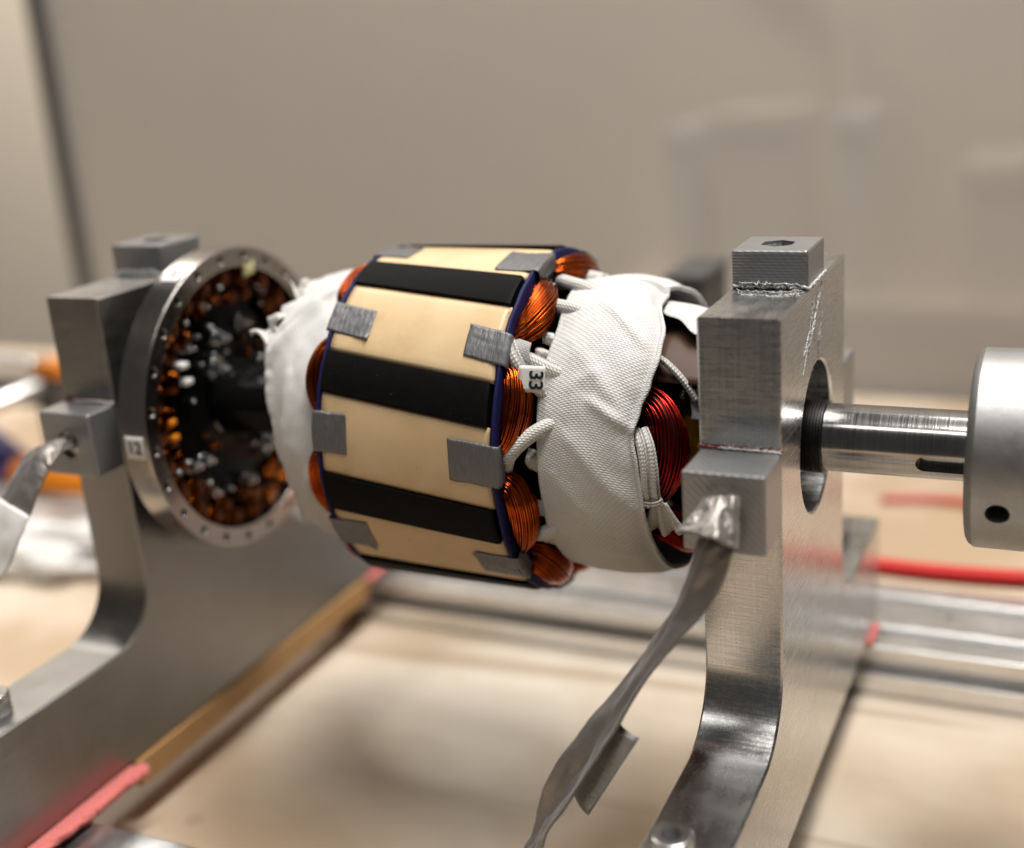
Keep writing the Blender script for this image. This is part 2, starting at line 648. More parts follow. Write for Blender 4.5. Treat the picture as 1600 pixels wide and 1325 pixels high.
def catmull(P, t):
    n = len(P) - 1
    s = t * n
    i = min(int(s), n - 1)
    f = s - i
    p0, p1, p2, p3 = P[max(i - 1, 0)], P[i], P[i + 1], P[min(i + 2, n)]
    return 0.5 * ((2 * p1) + (p2 - p0) * f + (2 * p0 - 5 * p1 + 4 * p2 - p3) * f * f + (3 * p1 - p0 - 3 * p2 + p3) * f ** 3)


def fnoise(x, y, z=0.0):
    return noise.noise(Vector((x, y, z)))


# ------------------------------------------------------------------ the setting
TZ = -155.0
table = box('table', (-1300, -420, TZ - 30), (520, 546, TZ), 'wood', bev=2)
table['kind'] = 'structure'
wall = box('wall', (-3000, 1300, -1000), (700, 1330, 2200), 'wall', bev=0)
wall['kind'] = 'structure'

panel = empty('guard_panel', (0, 0, 0), 'large hazy grey sheet standing upright behind the whole rig', 'panel')
box('sheet', (-735, 552, TZ - 200), (420, 558, 1100), 'panel', panel, bev=0.5)
box('edge_strip', (-752, 546, TZ - 200), (-735.5, 564, 1100), 'dark', panel, bev=1)


# made-up boxes and pipe behind the sheet, imitating blurred reflections in it
def hazy_box(lo, hi, mat, label):
    e = empty('reflection_box', lo, label, 'box')
    box('body', lo, hi, mat, e, bev=4)
    box('lid', (lo[0] - 6, lo[1] - 6, hi[2] + 0.5), (hi[0] + 6, hi[1] + 6, hi[2] + 26), mat, e, bev=4)
    return e


shelf = empty('wall_shelf', (0, 0, 0), 'faint pale shelf, made up to carry the reflection boxes behind the hazy sheet', 'shelf')
box('board', (-420, 1080, -228), (680, 1299, -210), 'wall', shelf, bev=2)
for sx in (-380, -60, 400):
    box('bracket', (sx, 1120, -270), (sx + 14, 1299, -228.5), 'wall', shelf, bev=1)
hazy_box((-262, 1110, -209.5), (-160, 1240, -15), 'cream', 'tall cream box, made up to imitate a reflection in the hazy sheet above the right upright')
hazy_box((-117, 1110, -209.5), (-82, 1240, -20), 'palegrey', 'narrow pale blue grey box right of the cream box, made up to imitate a reflection in the hazy sheet')
hazy_box((-318, 1110, -209.5), (-290, 1240, -30), 'palegrey', 'narrow pale grey box just left of the cream box, made up to imitate a reflection in the hazy sheet')
hazy_box((28, 1110, -209.5), (150, 1240, -80), 'cream', 'low cream box at the right end of the shelf, made up to imitate a reflection in the hazy sheet')
pp = MB()
PP = [Vector(q) for q in ((-300, 1270, 215), (-215, 1270, 190), (-160, 1270, 130), (-128, 1270, 40), (-140, 1270, -209))]
pp.tube([catmull(PP, i / 29) for i in range(30)], 13, 14)
tag(pp.build('bent_pipe', 'wall'), 'faint tan bent pipe, made up for a blurred tan curve in the hazy sheet', 'pipe')


# ------------------------------------------------------------------ rails
def rail_profile(y0, y1, z0, z1, top_slots, front_slots):
    """closed (y, z) outline of a slotted extrusion, clockwise from the front bottom corner"""
    p = [(y0, z0)]
    for s in sorted(front_slots):
        w, d = 4.2, 7.0
        p += [(y0, s - w), (y0 + 1.6, s - w), (y0 + 1.6, s - w - 2), (y0 + d, s - w - 2),
              (y0 + d, s + w + 2), (y0 + 1.6, s + w + 2), (y0 + 1.6, s + w), (y0, s + w)]
    p += [(y0, z1)]
    for s in sorted(top_slots):
        w, d = 4.2, 7.0
        p += [(s - w, z1), (s - w, z1 - 1.6), (s - w - 2, z1 - 1.6), (s - w - 2, z1 - d),
              (s + w + 2, z1 - d), (s + w + 2, z1 - 1.6), (s + w, z1 - 1.6), (s + w, z1)]
    p += [(y1, z1), (y1, z0)]
    return p


RT = -131.5
rear = prism('slotted_rail', rail_profile(108, 172, TZ + 0.3, RT, (124, 156), (-141,)), [], -900, 420, 'alu_rail', bev=1.1, segs=3)
tag(rear, 'silver slotted aluminium rail running behind the rotor under the uprights', 'rail', 'slotted rails')
front = prism('slotted_rail', rail_profile(-145, -105, TZ + 0.3, RT, (-125,), (-143,)), [], -900, 420, 'alu_rail', bev=1.1, segs=3)
tag(front, 'silver slotted aluminium rail crossing the bottom left corner by the pink foam', 'rail', 'slotted rails')

# red hose behind the rear rail
h = MB()
pts = []
for i in range(60):
    a = i / 59
    x = -60 + 500 * a
    pts.append((x, 187 + 5 * math.sin(a * 9), TZ + 27 + 3.5 * math.sin(a * 13 + 1)))
h.tube(pts, 4.6, 12)
tag(h.build('red_hose', 'red'), 'bright red hose lying along the far side of the rear rail', 'hose')
h = MB()
pts = [(60 + 260 * i / 39, 330 + 26 * (i / 39) + 4 * math.sin(i * 0.4), TZ + 3.2) for i in range(40)]
h.tube(pts, 2.0, 10)
tag(h.build('red_cable', 'red'), 'thin dark red cable on the table below the shaft, farther back', 'cable')


def foam(x0, x1, y0, y1, label, seed):
    b = MB()
    n, m = 40, 16

    def fn(u, v):
        a = 2 * math.pi * v
        cy = abs(math.cos(a)) ** 0.55 * math.copysign(1, math.cos(a))
        cz = abs(math.sin(a)) ** 0.75 * math.copysign(1, math.sin(a))
        xx = (x0 + x1) / 2 + (x1 - x0) / 2 * cy
        yy = y0 + (y1 - y0) * u
        w = fnoise(yy * 0.06, seed) * 2.6 + fnoise(yy * 0.25, seed) * 0.9
        over = max(0.0, xx - (x1 - 8.5)) / 8.5 if seed == 1 else 0.0
        zz = RT + 1.9 + 1.75 * cz + (over * (4.6 + 2.2 * fnoise(xx * 0.3, yy * 0.12, seed)) * (0.5 + 0.5 * cz))
        return (xx + (w if cy > 0 else 0), yy, zz)
    b.grid(n, m, fn, cv=True)
    b.face([j for j in range(m)])
    b.face([n * m + j for j in range(m)][::-1])
    o = b.build('foam_strip', 'foam')
    return tag(o, label, 'foam', 'pink foam strips under the uprights')


foam(-190, -149.0, -150, -75, 'pink foam strip under the front foot of the left upright, bottom left corner', 1)
foam(-190, -155.5, 102, 124, 'pink foam strip under the rear foot of the left upright, mostly hidden by the rotor', 2)
foam(62, 92.2, 106, 124, 'pink foam strip under the rear foot of the right upright, on the rear rail', 3)


bt = box('wooden_batten', (-181.5, -73, -138.5), (-156.8, 101, -127.8), plain('tan_wood', (0.46, 0.26, 0.105), 0.6, 0, 60, 0.2, 0.2), bev=0.6)
tag(bt, 'tan wooden batten under the base of the left upright, behind the pink foam', 'batten')


# ------------------------------------------------------------------ uprights with printed blocks
def arc(cx, cy, r, a0, a1, n):
    return [(cx + r * math.cos(R(a0 + (a1 - a0) * i / n)), cy + r * math.sin(R(a0 + (a1 - a0) * i / n))) for i in range(n + 1)]


PB = -127.6   # underside
SH = -82.0    # shoulder
YF, YB = -50.5, 46.0
FR = 23.0


def upright_outline(d):
    """(y, z) outline, shrunk by d for the chamfer"""
    r = FR + d
    p = [(-165 + d, PB + d), (132 - d, PB + d), (132 - d, SH - d)]
    p += arc(YB + FR, SH + FR, r, 270, 180, 30)
    p += [(YB - d, 51.3 - d), (YF + d, 51.3 - d)]
    p += arc(YF - FR, SH + FR, r, 0, -90, 30)
    p += [(-165 + d, SH - d)]
    return p


def upright_body(x0, x1, mat, parent, ch=0.7, br=25.0):
    bm = bmesh.new()
    loops = {}
    hole = lambda d: [((br + d) * math.cos(R(5 * k)), (br + d) * math.sin(R(5 * k))) for k in range(72)]
    for key, x, d in (('a0', x0, ch), ('a1', x0 + ch, 0), ('b1', x1 - ch, 0), ('b0', x1, ch)):
        loops[key] = ([bm.verts.new((x * MM, q[0] * MM, q[1] * MM)) for q in upright_outline(d)],
                      [bm.verts.new((x * MM, q[0] * MM, q[1] * MM)) for q in hole(d)])
    for h in (0, 1):
        for k0, k1 in (('a0', 'a1'), ('a1', 'b1'), ('b1', 'b0')):
            A, B = loops[k0][h], loops[k1][h]
            n = len(A)
            for i in range(n):
                f = bm.faces.new((A[i], A[(i + 1) % n], B[(i + 1) % n], B[i]))
                f.smooth = k0 == 'a1'
    for key in ('a0', 'b0'):
        ed = []
        for lp in loops[key]:
            ed += [bm.edges.get((lp[i], lp[(i + 1) % len(lp)])) for i in range(len(lp))]
        bmesh.ops.triangle_fill(bm, use_beauty=True, use_dissolve=False, edges=ed)
    bmesh.ops.recalc_face_normals(bm, faces=bm.faces[:])
    o = link('body', bm_mesh('body', bm), mat, parent)
    o.data.set_sharp_from_angle(angle=R(25))
    return o


def bead(parent, pts, r, mat, seed, amp=0.5):
    b = MB()
    P = []
    n = 46
    for i in range(n):
        a = i / (n - 1)
        k = min(int(a * (len(pts) - 1)), len(pts) - 2)
        f = a * (len(pts) - 1) - k
        p = Vector(pts[k]).lerp(Vector(pts[k + 1]), f)
        P.append(p + Vector((fnoise(i * 0.5, seed), fnoise(i * 0.5, seed, 3), fnoise(i * 0.5, seed, 9))) * amp)
    b.tube(P, r, 7, rf=lambda t: 0.65 + 0.9 * abs(fnoise(t * 23, seed, 5)))
    return b.build('glue_bead', mat, parent)


def hexnut(name, c, axis, ro, ri, h, mat, parent):
    """hexagonal nut with a bore"""
    c = Vector(c)
    ax = Vector(axis).normalized()
    q = ax.to_track_quat('X', 'Z')
    outer = [(ro * math.cos(R(60 * k)), ro * math.sin(R(60 * k))) for k in range(6)]
    hole = [(ri * math.cos(R(30 * k)), ri * math.sin(R(30 * k))) for k in range(12)]
    o = prism(name, outer, [hole], -h / 2, h / 2, mat, None, bev=0.25)
    o.data.transform(Matrix.Translation(c * MM) @ q.to_matrix().to_4x4())
    o.parent = parent
    return o


def printed_block(parent, lo, hi, axis, seed, tilt=0.0):
    b = box('printed_block', lo, hi, 'pla', None, bev=1.0, segs=3)
    c = Vector([(lo[i] + hi[i]) / 2 for i in range(3)])
    ax = Vector(axis)
    outer = c + ax * ((hi[1] - lo[1]) / 2 if abs(ax.y) else (hi[2] - lo[2]) / 2)
    c1 = rod('cutter', outer - ax * 5.0, outer + ax * 4, 5.6, 6, None)
    c2 = rod('cutter', outer - ax * 11.0, outer - ax * 4.0, 3.0, 20, None)
    cut(b, [c1, c2])
    b.parent = parent
    hexnut('nut', outer - ax * 3.4, axis, 5.1, 2.4, 3.0, 'bolt', b)
    rod('screw_end', outer - ax * 9, outer - ax * 1.2, 2.35, 20, 'bolt', b, bev=0.4)
    return b, outer


def upright(dx, label, rear_block, prot, finish):
    e = empty('bearing_upright', (0, 0, 0), label, 'upright', 'bearing uprights')
    x0, x1 = 65.5 + dx, 90.0 + dx
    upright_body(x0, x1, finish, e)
    # bearing sitting in the bore
    br = MB()
    br.lathe([(x0 + 3, 24.9), (x1 - 13, 24.9), (x1 - 13, 24.3), (x1 - 13.7, 21.8), (x1 - 15.5, 21.4), (x1 - 15.5, 15.5),
              (x1 - 13.7, 15.2), (x1 - 13.5, 12.2), (x0 + 3, 12.2), (x0 + 3, 24.9)], 72)
    bo = br.build('bearing', 'bolt', e)
    sh = MB()
    sh.lathe([(x1 - 15.3, 21.3), (x1 - 14.6, 18.0), (x1 - 15.3, 15.6)], 72)
    sh.build('seal', 'black_void', bo)
    # foot screws
    for sy in (-119, 108):
        sx = (x0 + x1) / 2
        c = rod('foot_screw', (sx - 2, sy, SH - 1), (sx - 2, sy, SH + 7.5), 6.0, 24, 'bolt', e, bev=0.8)
        k = rod('cutter', (sx - 2, sy, SH + 3.5), (sx - 2, sy, SH + 12), 3.2, 6, None)
        cut(c, [k])
    # printed blocks at the front and on top
    fb, fo = printed_block(e, (x0 + 0.6, YF - prot, -12.6), (x1 + 0.2, YF + 0.05, 11.6), (0, -1, 0), 1)
    tb, to = printed_block(e, (x0 + 0.3, -12.4, 51.25), (x1 - 0.3, 12.2, 63.4), (0, 0, 1), 2)
    bead(fb, [(x0 - 0.2, YF - 0.6, 12.0), (x1 + 0.4, YF - 0.6, 12.0)], 0.75, 'redglue', 3 + dx)
    bead(fb, [(x0 + 6, YF - 1.2, 12.2), (x1 + 0.2, YF - 1.2, 12.0)], 0.55, 'glue', 5 + dx, 0.7)
    bead(tb, [(x0 + 0.6, -12.7, 52.0), (x1 - 0.4, -12.7, 52.0)], 0.8, 'glue', 7 + dx, 0.7)
    bead(tb, [(x0 + 3, -13.2, 53.2), (x1 - 3, -13.0, 53.0)], 0.45, 'glue', 17 + dx, 1.2)
    bead(tb, [(x1 - 0.2, -13, 51.6), (x1 + 0.1, 12.5, 52.2)], 0.7, 'glue', 9 + dx, 0.7)
    # thin glue smears over the top face and down the side of the upright
    for s in range(5):
        rr = random.Random(s + 31 + int(dx))
        ya = -13 - rr.uniform(3, 11)
        bead(tb, [(x0 + rr.uniform(1, 6), ya, 51.3), (x1 - 8, ya - rr.uniform(-1, 3), 51.3), (x1 - 1, ya + rr.uniform(-2, 5), 51.2)], 0.22, 'glue', s + dx, 1.1)
    for s in range(9):
        rr = random.Random(s + 77 + int(dx))
        ya = rr.uniform(-12, 13)
        za = rr.uniform(38, 50)
        bead(tb, [(x1 + 0.05, ya, za + 1), (x1 + 0.05, ya - rr.uniform(2, 7), za - rr.uniform(2, 9)), (x1 + 0.05, ya - rr.uniform(4, 15), za - rr.uniform(8, 20))], 0.2, 'glue', s + dx + 40, 0.35)
    rb = None
    if rear_block:
        rb, ro = printed_block(e, (x0 + 0.4, YB - 0.05, -12.2), (x1 - 0.1, YB + 20.6, 12.0), (0, 1, 0), 4)
    return e


upright(0.0, 'aluminium upright at right with round bore, shaft passing through it', True, 20.6, 'alu')
upright(-248.5, 'aluminium upright at left behind the steel flange disc, out of focus', False, 14.6, 'alu_shaded')


# ------------------------------------------------------------------ straps
def strap(ctrl, label, curl, seed, wscale=1.0, n=130, m=16):
    P = [Vector(c[0]) for c in ctrl]
    W = [Vector(c[1]) * wscale for c in ctrl]
    e = empty('strap', ctrl[0][0], label, 'strap', 'grey straps tied to the printed blocks')
    b = MB()

    def fn(u, v):
        p, w = catmull(P, u), catmull(W, u)
        t = (catmull(P, min(u + .01, 1)) - catmull(P, max(u - .01, 0))).normalized()
        nn = t.cross(w).normalized()
        s = v - 0.5
        fold = curl(u) * (abs(s - 0.12 * math.sin(u * 9)) - 0.24) * 2.4
        wr = 1.1 * fnoise(u * 9, s * 3, seed) + 0.7 * fnoise(u * 22, s * 5, seed) + 0.35 * abs(fnoise(u * 45, s * 8, seed))
        return p + w * s + nn * (fold * 4.0 + wr)
    b.grid(n, m, fn, uvfn=lambda u, v: (u * 120, v * 16))
    b.build('webbing', 'strap', e, solid=0.7)
    return e, fn


RS = [([79.0, -66.0, -1.4], [-5.0, 3.0, 3.3]), ([80.0, -73.0, -2.0], [-8.4, 4.0, 4.3]), ([79.5, -78.5, -3.6], [-14.5, 1.7, 3.6]),
      ([77.5, -82.0, -7.5], [-16.0, 3.5, 2.2]),
      ([73.1, -84.0, -19.4], [-14.3, 8.0, 2.0]), ([66.2, -87.0, -30.9], [-11.2, 12.1, -1.0]), ([58.1, -90.0, -43.9], [-10.8, 12.4, -1.5]),
      ([51.1, -94.0, -55.4], [-12.4, 10.9, 0.4]), ([44.1, -98.0, -67.1], [-14.1, 8.0, 3.1]), ([37.5, -101.0, -78.4], [-14.6, 6.8, 3.5]),
      ([32.5, -104.0, -88.6], [-12.4, 10.9, -0.7]), ([28.7, -106.0, -97.0], [-10.4, 12.5, -2.6]), ([24.0, -108.0, -107.0], [-10.2, 12.7, -2.8]),
      ([15.0, -114.0, -128.0], [-9.2, 13.0, -2.8])]
e, fn = strap(RS, 'twisted grey strap with a grey tape tab hanging from the right upright',
              lambda u: 0.95 * math.exp(-((u - 0.27) / 0.13) ** 2) - 0.8 * math.exp(-((u - 0.68) / 0.11) ** 2), 3, 0.64)
# folded end of the strap, flaring out over the screw
b = MB()
q00, q01, q10, q11 = Vector((73.6, -73.0, 4.4)), Vector((83.2, -72.0, 5.6)), Vector((69.0, -82.0, -3.0)), Vector((85.0, -82.0, -6.5))


def collar(u, v):
    p = q00.lerp(q01, v).lerp(q10.lerp(q11, v), u)
    out = Vector((0.25, -0.8, 0.62))
    bul = 5.4 * math.sin(math.pi * v) ** 0.8 * (0.35 + 0.65 * u)
    tip = 1.3 * u * u * max(0.0, 0.22 - v) / 0.22
    crease = 0.9 * math.exp(-((v - 0.60 - 0.2 * u) / 0.10) ** 2)
    return p + out * (bul + tip - crease + 1.3 * fnoise(u * 2.6, v * 4.5, 4) + 0.9 * abs(fnoise(u * 6, v * 10, 9))) + Vector((-1, 0, 0)) * tip


b.grid(18, 30, collar, uvfn=lambda u, v: (u * 12, v * 20))
b.build('folded_end', 'strap', e, solid=0.8)
# tape flag folded over the strap edge
b = MB()
ta, tb_, tc, td = Vector((51.8, -93.5, -59.0)), Vector((59.4, -96.0, -61.4)), Vector((42.4, -96.5, -90.5)), Vector((37.0, -95.0, -85.0))
b.grid(14, 6, lambda u, v: ta.lerp(td, u).lerp(tb_.lerp(tc, u), v) + Vector((0, -1.6 * math.sin(v * 2.6), 0)) + Vector((0, 0.35 * fnoise(u * 4, v * 3), 0)),
       uvfn=lambda u, v: (u * 30, v * 8))
b.build('tape_tab', mat_tape('light_duct_tape', (0.34, 0.335, 0.33)), e, solid=0.5)

LS = [([-169.5, -60.0, -1.0], [-4.0, 6.0, 0.9]), ([-168.2, -66.5, 0.5], [-5.6, 8.0, 0.9]), ([-168.2, -70.0, 1.6], [-7.2, 11.7, 2.1]), ([-170.1, -74.0, 1.3], [-10.3, 12.3, 3.8]),
      ([-172.7, -79.0, -1.6], [-14.2, 6.9, 4.8]), ([-174.3, -84.0, -8.2], [-15.7, 3.5, 3.8]), ([-177.9, -90.0, -19.3], [-15.7, 2.7, 4.2]), ([-184.2, -95.0, -32.1], [-15.5, 2.8, 4.8]),
      ([-195.4, -100.0, -49.8], [-15.4, 4.3, 4.2]), ([-215.0, -110.0, -90.0], [-15.4, 4.3, 4.1]), ([-225.0, -118.0, -128.0], [-15.4, 4.3, 4.1])]
e, fn = strap(LS, 'grey strap on the left upright with a white paper label around it', lambda u: 0.7 * math.exp(-((u - 0.35) / 0.15) ** 2), 8)
b = MB()
b.grid(14, 8, lambda u, v: fn(0.575 + 0.17 * u, -0.06 + 1.12 * v) + Vector((0.4, -1.3, 0.4)), uvfn=lambda u, v: (u, v))
b.build('paper_label', 'paper', e, solid=0.2)


# ------------------------------------------------------------------ shaft
s = MB()
prof = [(-215, 0.01), (-215, 10.6), (-214.4, 11.2), (-150, 11.2), (-150, 13), (-100, 13), (-100, 14), (12, 14), (12, 15.5), (62, 15.5), (62, 13.0), (65, 11.1), (83.5, 11.1)]
x = 83.5
while False and x < 92.6:          # fine turned grooves beside the bearing
    prof += [(x, 11.9), (x + 0.35, 11.9), (x + 0.4, 11.45), (x + 0.75, 11.45)]
    x += 0.8
prof += [(180, 11.1), (180, 0.01)]
s.lathe(prof, 96)
sh = s.build('shaft', 'steel')
bm = bmesh.new()
bm.from_mesh(sh.data)
bmesh.ops.remove_doubles(bm, verts=bm.verts[:], dist=1e-7)
bmesh.ops.holes_fill(bm, edges=bm.edges[:])
bmesh.ops.recalc_face_normals(bm, faces=bm.faces[:])
bm.to_mesh(sh.data)
bm.free()
tc_ = MB()
tp = [(68, 11.2), (68, 12.0)]
x = 82.0
while x < 92.4:          # fine turned grooves beside the bearing
    tp += [(x, 12.0), (x + 0.45, 12.0), (x + 0.55, 11.5), (x + 0.95, 11.5)]
    x += 1.0
tp += [(92.6, 12.0), (93.2, 12.0), (93.6, 11.7), (93.6, 11.05)]
tc_.lathe(tp, 96)
collar_o = tc_.build('grooved_collar', 'blackbolt')
me_ = collar_o.modifiers.new('edge', 'EDGE_SPLIT')
me_.split_angle = R(28)
# milled keyway
kd = R(108)
kd_dir = Vector((0, -math.sin(kd), math.cos(kd)))
tan = Vector((1, 0, 0)).cross(kd_dir)
st = []
for k in range(13):
    a = R(90 + 180 * k / 12)
    st.append((125.2 + 2.9 * math.cos(a), 2.9 * math.sin(a)))
st += [(200, -2.9), (200, 2.9)]
bm = bmesh.new()
lo_v = [bm.verts.new((Vector((p[0], 0, 0)) + tan * p[1] + kd_dir * 7.8) * MM) for p in st]
hi_v = [bm.verts.new((Vector((p[0], 0, 0)) + tan * p[1] + kd_dir * 14) * MM) for p in st]
bm.faces.new(lo_v)
bm.faces.new(hi_v[::-1])
for i in range(len(st)):
    j = (i + 1) % len(st)
    bm.faces.new((lo_v[i], hi_v[i], hi_v[j], lo_v[j]))
bmesh.ops.recalc_face_normals(bm, faces=bm.faces[:])
cut(sh, [link('cutter', bm_mesh('cutter', bm), None)])
m = sh.modifiers.new('edge', 'EDGE_SPLIT')
m.split_angle = R(28)
collar_o.parent = sh
tag(sh, 'turned steel shaft with a milled keyway running through both uprights', 'shaft')

# ------------------------------------------------------------------ coupling
c = MB()
c.lathe([(138.2, 11.2), (138.2, 28.6), (138.9, 29.9), (140.6, 31.0), (205, 31.0), (207, 29.5), (207, 11.2), (138.2, 11.2)], 128)
co = c.build('coupling_hub', 'coupling')
bm = bmesh.new()
bm.from_mesh(co.data)
bmesh.ops.remove_doubles(bm, verts=bm.verts[:], dist=1e-7)
bmesh.ops.recalc_face_normals(bm, faces=bm.faces[:])
bm.to_mesh(co.data)
bm.free()
hd = R(109.3)
hdir = Vector((0, -math.sin(hd), math.cos(hd)))
cut(co, [rod('cutter', Vector((147.9, 0, 0)) + hdir * 14, Vector((147.9, 0, 0)) + hdir * 40, 3.5, 28, None)])
m = co.modifiers.new('edge', 'EDGE_SPLIT')
m.split_angle = R(30)
tag(co, 'round matt grey coupling hub with a dark set screw hole on the shaft end', 'coupling')
rod('set_screw', Vector((147.9, 0, 0)) + hdir * 15, Vector((147.9, 0, 0)) + hdir * 24, 3.45, 20, 'blackbolt', co)

# ------------------------------------------------------------------ flange disc
fd = empty('flange_disc', (0, 0, 0), 'steel flange disc with bolt holes and amber windings inside, left of the rotor', 'flange')
circ = lambda r, n, ph=0: [(r * math.cos(R(360 * k / n + ph)), r * math.sin(R(360 * k / n + ph))) for k in range(n)]
outer = circ(60.0, 144)
holes = [circ(52.3, 120)]
for k in range(24):
    a = R(360 * k / 24 + 4)
    holes.append([(56.3 * math.cos(a) + 1.55 * math.cos(R(30 * q)), 56.3 * math.sin(a) + 1.55 * math.sin(R(30 * q))) for q in range(12)])
ring = prism('ring', outer, holes, -149.5, -137.3, 'ringsteel', fd, bev=0.5, smooth=True)
m = MB()
m.lathe([(-147.5, 12), (-147.5, 52.4), (-146.0, 52.4), (-145.0, 46), (-143.8, 44), (-143.8, 13.4)], 96)
m.build('black_plate', 'black_void', fd)
m = MB()
m.lathe([(-143.6, 13.1), (-143.6, 15.5), (-141, 15.5), (-138, 14.4), (-96, 14.2), (-96, 13.1)], 64)
m.build('hub_sleeve', 'black_void', fd)
# lacquered winding sectors round the rim
sec = MB()
for w in range(9):
    rr = 45.6 + 0.75 * w
    xx = -143.0 + 1.5 * math.sin(w / 8 * math.pi)
    pts = []
    for i in range(14):
        a = i / 13
        pts.append(cyl(xx + 0.5 * fnoise(a * 3, w) + 2.0 * math.sin(a * math.pi), -6.6 + 13.2 * a, rr - 0.9 * (2 * a - 1) ** 4 + 0.4 * fnoise(w, a * 2, 3)))
    sec.tube(pts, 0.55, 6)
sec_o = sec.build('winding_sector', 'amber', fd)
for k in range(1, 24):
    c2 = sec_o.copy()
    COL.objects.link(c2)
    c2.parent = fd
    c2.rotation_euler = (R(15 * k), 0, 0)
for k in range(24):
    c2 = sec_o.copy()
    COL.objects.link(c2)
    c2.parent = fd
    q_ = 0.86 + 0.04 * math.sin(k * 2.7)
    c2.scale = (1.0, q_, q_)
    c2.location = (-0.0008 + 0.0006 * math.sin(k * 1.9), 0, 0)
    c2.rotation_euler = (R(15 * k + 7.5 + 3 * math.sin(k * 4.1)), 0, 0)
# screws, washers and terminals on the disc face
for (y, z, r, wash) in ((-8.1, 13.6, 2.6, 5.2), (-9.0, -6.2, 2.6, 5.2), (17.2, -24.7, 2.4, 4.2), (-32.8, -18.3, 1.7, 2.6), (-24.9, -18.4, 1.7, 2.6),
                        (-5.5, 25.9, 1.9, 3.2), (-26.0, 26.9, 1.4, 2.3), (9.0, 28.3, 1.4, 2.2), (-1.2, -35.2, 1.6, 2.5), (-24.0, -32.1, 1.6, 2.5),
                        (-15.0, 40.4, 1.3, 2.0), (22, 8, 2.4, 4.2)):
    w = rod('washer', (-143.7, y, z), (-142.6, y, z), wash, 28, 'bolt', fd, bev=0.3)
    hexnut('nut', (-140.9, y, z), (1, 0, 0), r * 1.2, r * 0.55, 2.8, 'bolt', w)
    rod('stud', (-143, y, z), (-137.0, y, z), r * 0.55, 14, 'bolt', w, bev=0.2)
for (y, z, mt, l) in ((-31.1, 21.6, 'paper', 4.0), (-30.0, 15.0, 'paper', 4.0), (-42.4, 2.7, 'orange', 3.4), (-42.0, -3.3, 'orange', 3.4), (-39.5, 32, 'orange', 2.4), (-36.5, 33.5, 'orange', 2.0)):
    box('terminal', (-143.6, y - l * 0.55, z - 1.1), (-139.0, y + l * 0.55, z + 1.1), mt, fd, bev=0.5)
rp = random.Random(5)
for k in range(38):
    a, q = rp.uniform(0, 6.283), rp.uniform(17, 47)
    y, z = q * math.cos(a), q * math.sin(a)
    rr = rp.uniform(0.5, 1.1)
    rod('pin', (-143.9, y, z), (rp.uniform(-141.5, -138.0), y + rp.uniform(-1, 1), z + rp.uniform(-1, 1)), rr, 10, rp.choice(('bolt', 'amber', 'amber', 'dullbolt')), fd, bev=rr * 0.4)
yt = MB()  # pale yellow patch put in place of a highlight on the disc
yt.grid(10, 6, lambda u, v: Vector((-138.5 + 2.5 * math.sin(u * 3), 10.5 + 6.5 * u, 46.5 + 2.5 * u + 4.2 * v)), uvfn=lambda u, v: (u, v))
yt.build('yellow_highlight', plain('highlight_film', (0.78, 0.72, 0.38), 0.3), fd, solid=0.4)


def number(txt, size, mtx, parent, name='printed_number'):
    cu = bpy.data.curves.new(name, 'FONT')
    cu.body = txt
    cu.size = size * MM
    cu.align_x = 'CENTER'
    cu.align_y = 'CENTER'
    cu.offset = size * MM * 0.022
    cu.extrude = 0.00003
    t = bpy.data.objects.new('tmp', cu)
    COL.objects.link(t)
    bpy.context.view_layer.update()
    me = bpy.data.meshes.new_from_object(t.evaluated_get(bpy.context.evaluated_depsgraph_get()))
    me.name = name
    bpy.data.objects.remove(t)
    me.transform(mtx)
    o = link(name, me, None, parent)
    me.materials.clear()
    me.materials.append(MAT['ink'])
    return o


def frame(o, xdir, ydir):
    """matrix with text right = xdir, text up = ydir at o (mm)"""
    x, y = Vector(xdir).normalized(), Vector(ydir).normalized()
    z = x.cross(y)
    mt = Matrix.Identity(4)
    for i in range(3):
        mt[i][0], mt[i][1], mt[i][2] = x[i], y[i], z[i]
    mt.translation = Vector(o) * MM
    return mt


for th, txt in ((91.5, '12'), (24.0, '1')):
    b = MB()
    b.grid(8, 8, lambda u, v: cyl(-147.4 + 8.4 * u, th - 4.2 + 8.4 * v, 60.25))
    lb = b.build('paper_label', 'paper', fd, solid=0.2)
    t = R(th)
    number(txt, 6.6, frame(cyl(-143.2, th, 60.55), (1, 0, 0), (0, math.cos(t), math.sin(t))), lb)

# ------------------------------------------------------------------ the wound rotor
rot = empty('wound_rotor', (0, 0, 0), 'wound rotor with cream pole faces, black strips, grey tape and white bindings', 'rotor')
SKEW = 8.2
L = 63.0


def skew(x):
    return SKEW * x / L


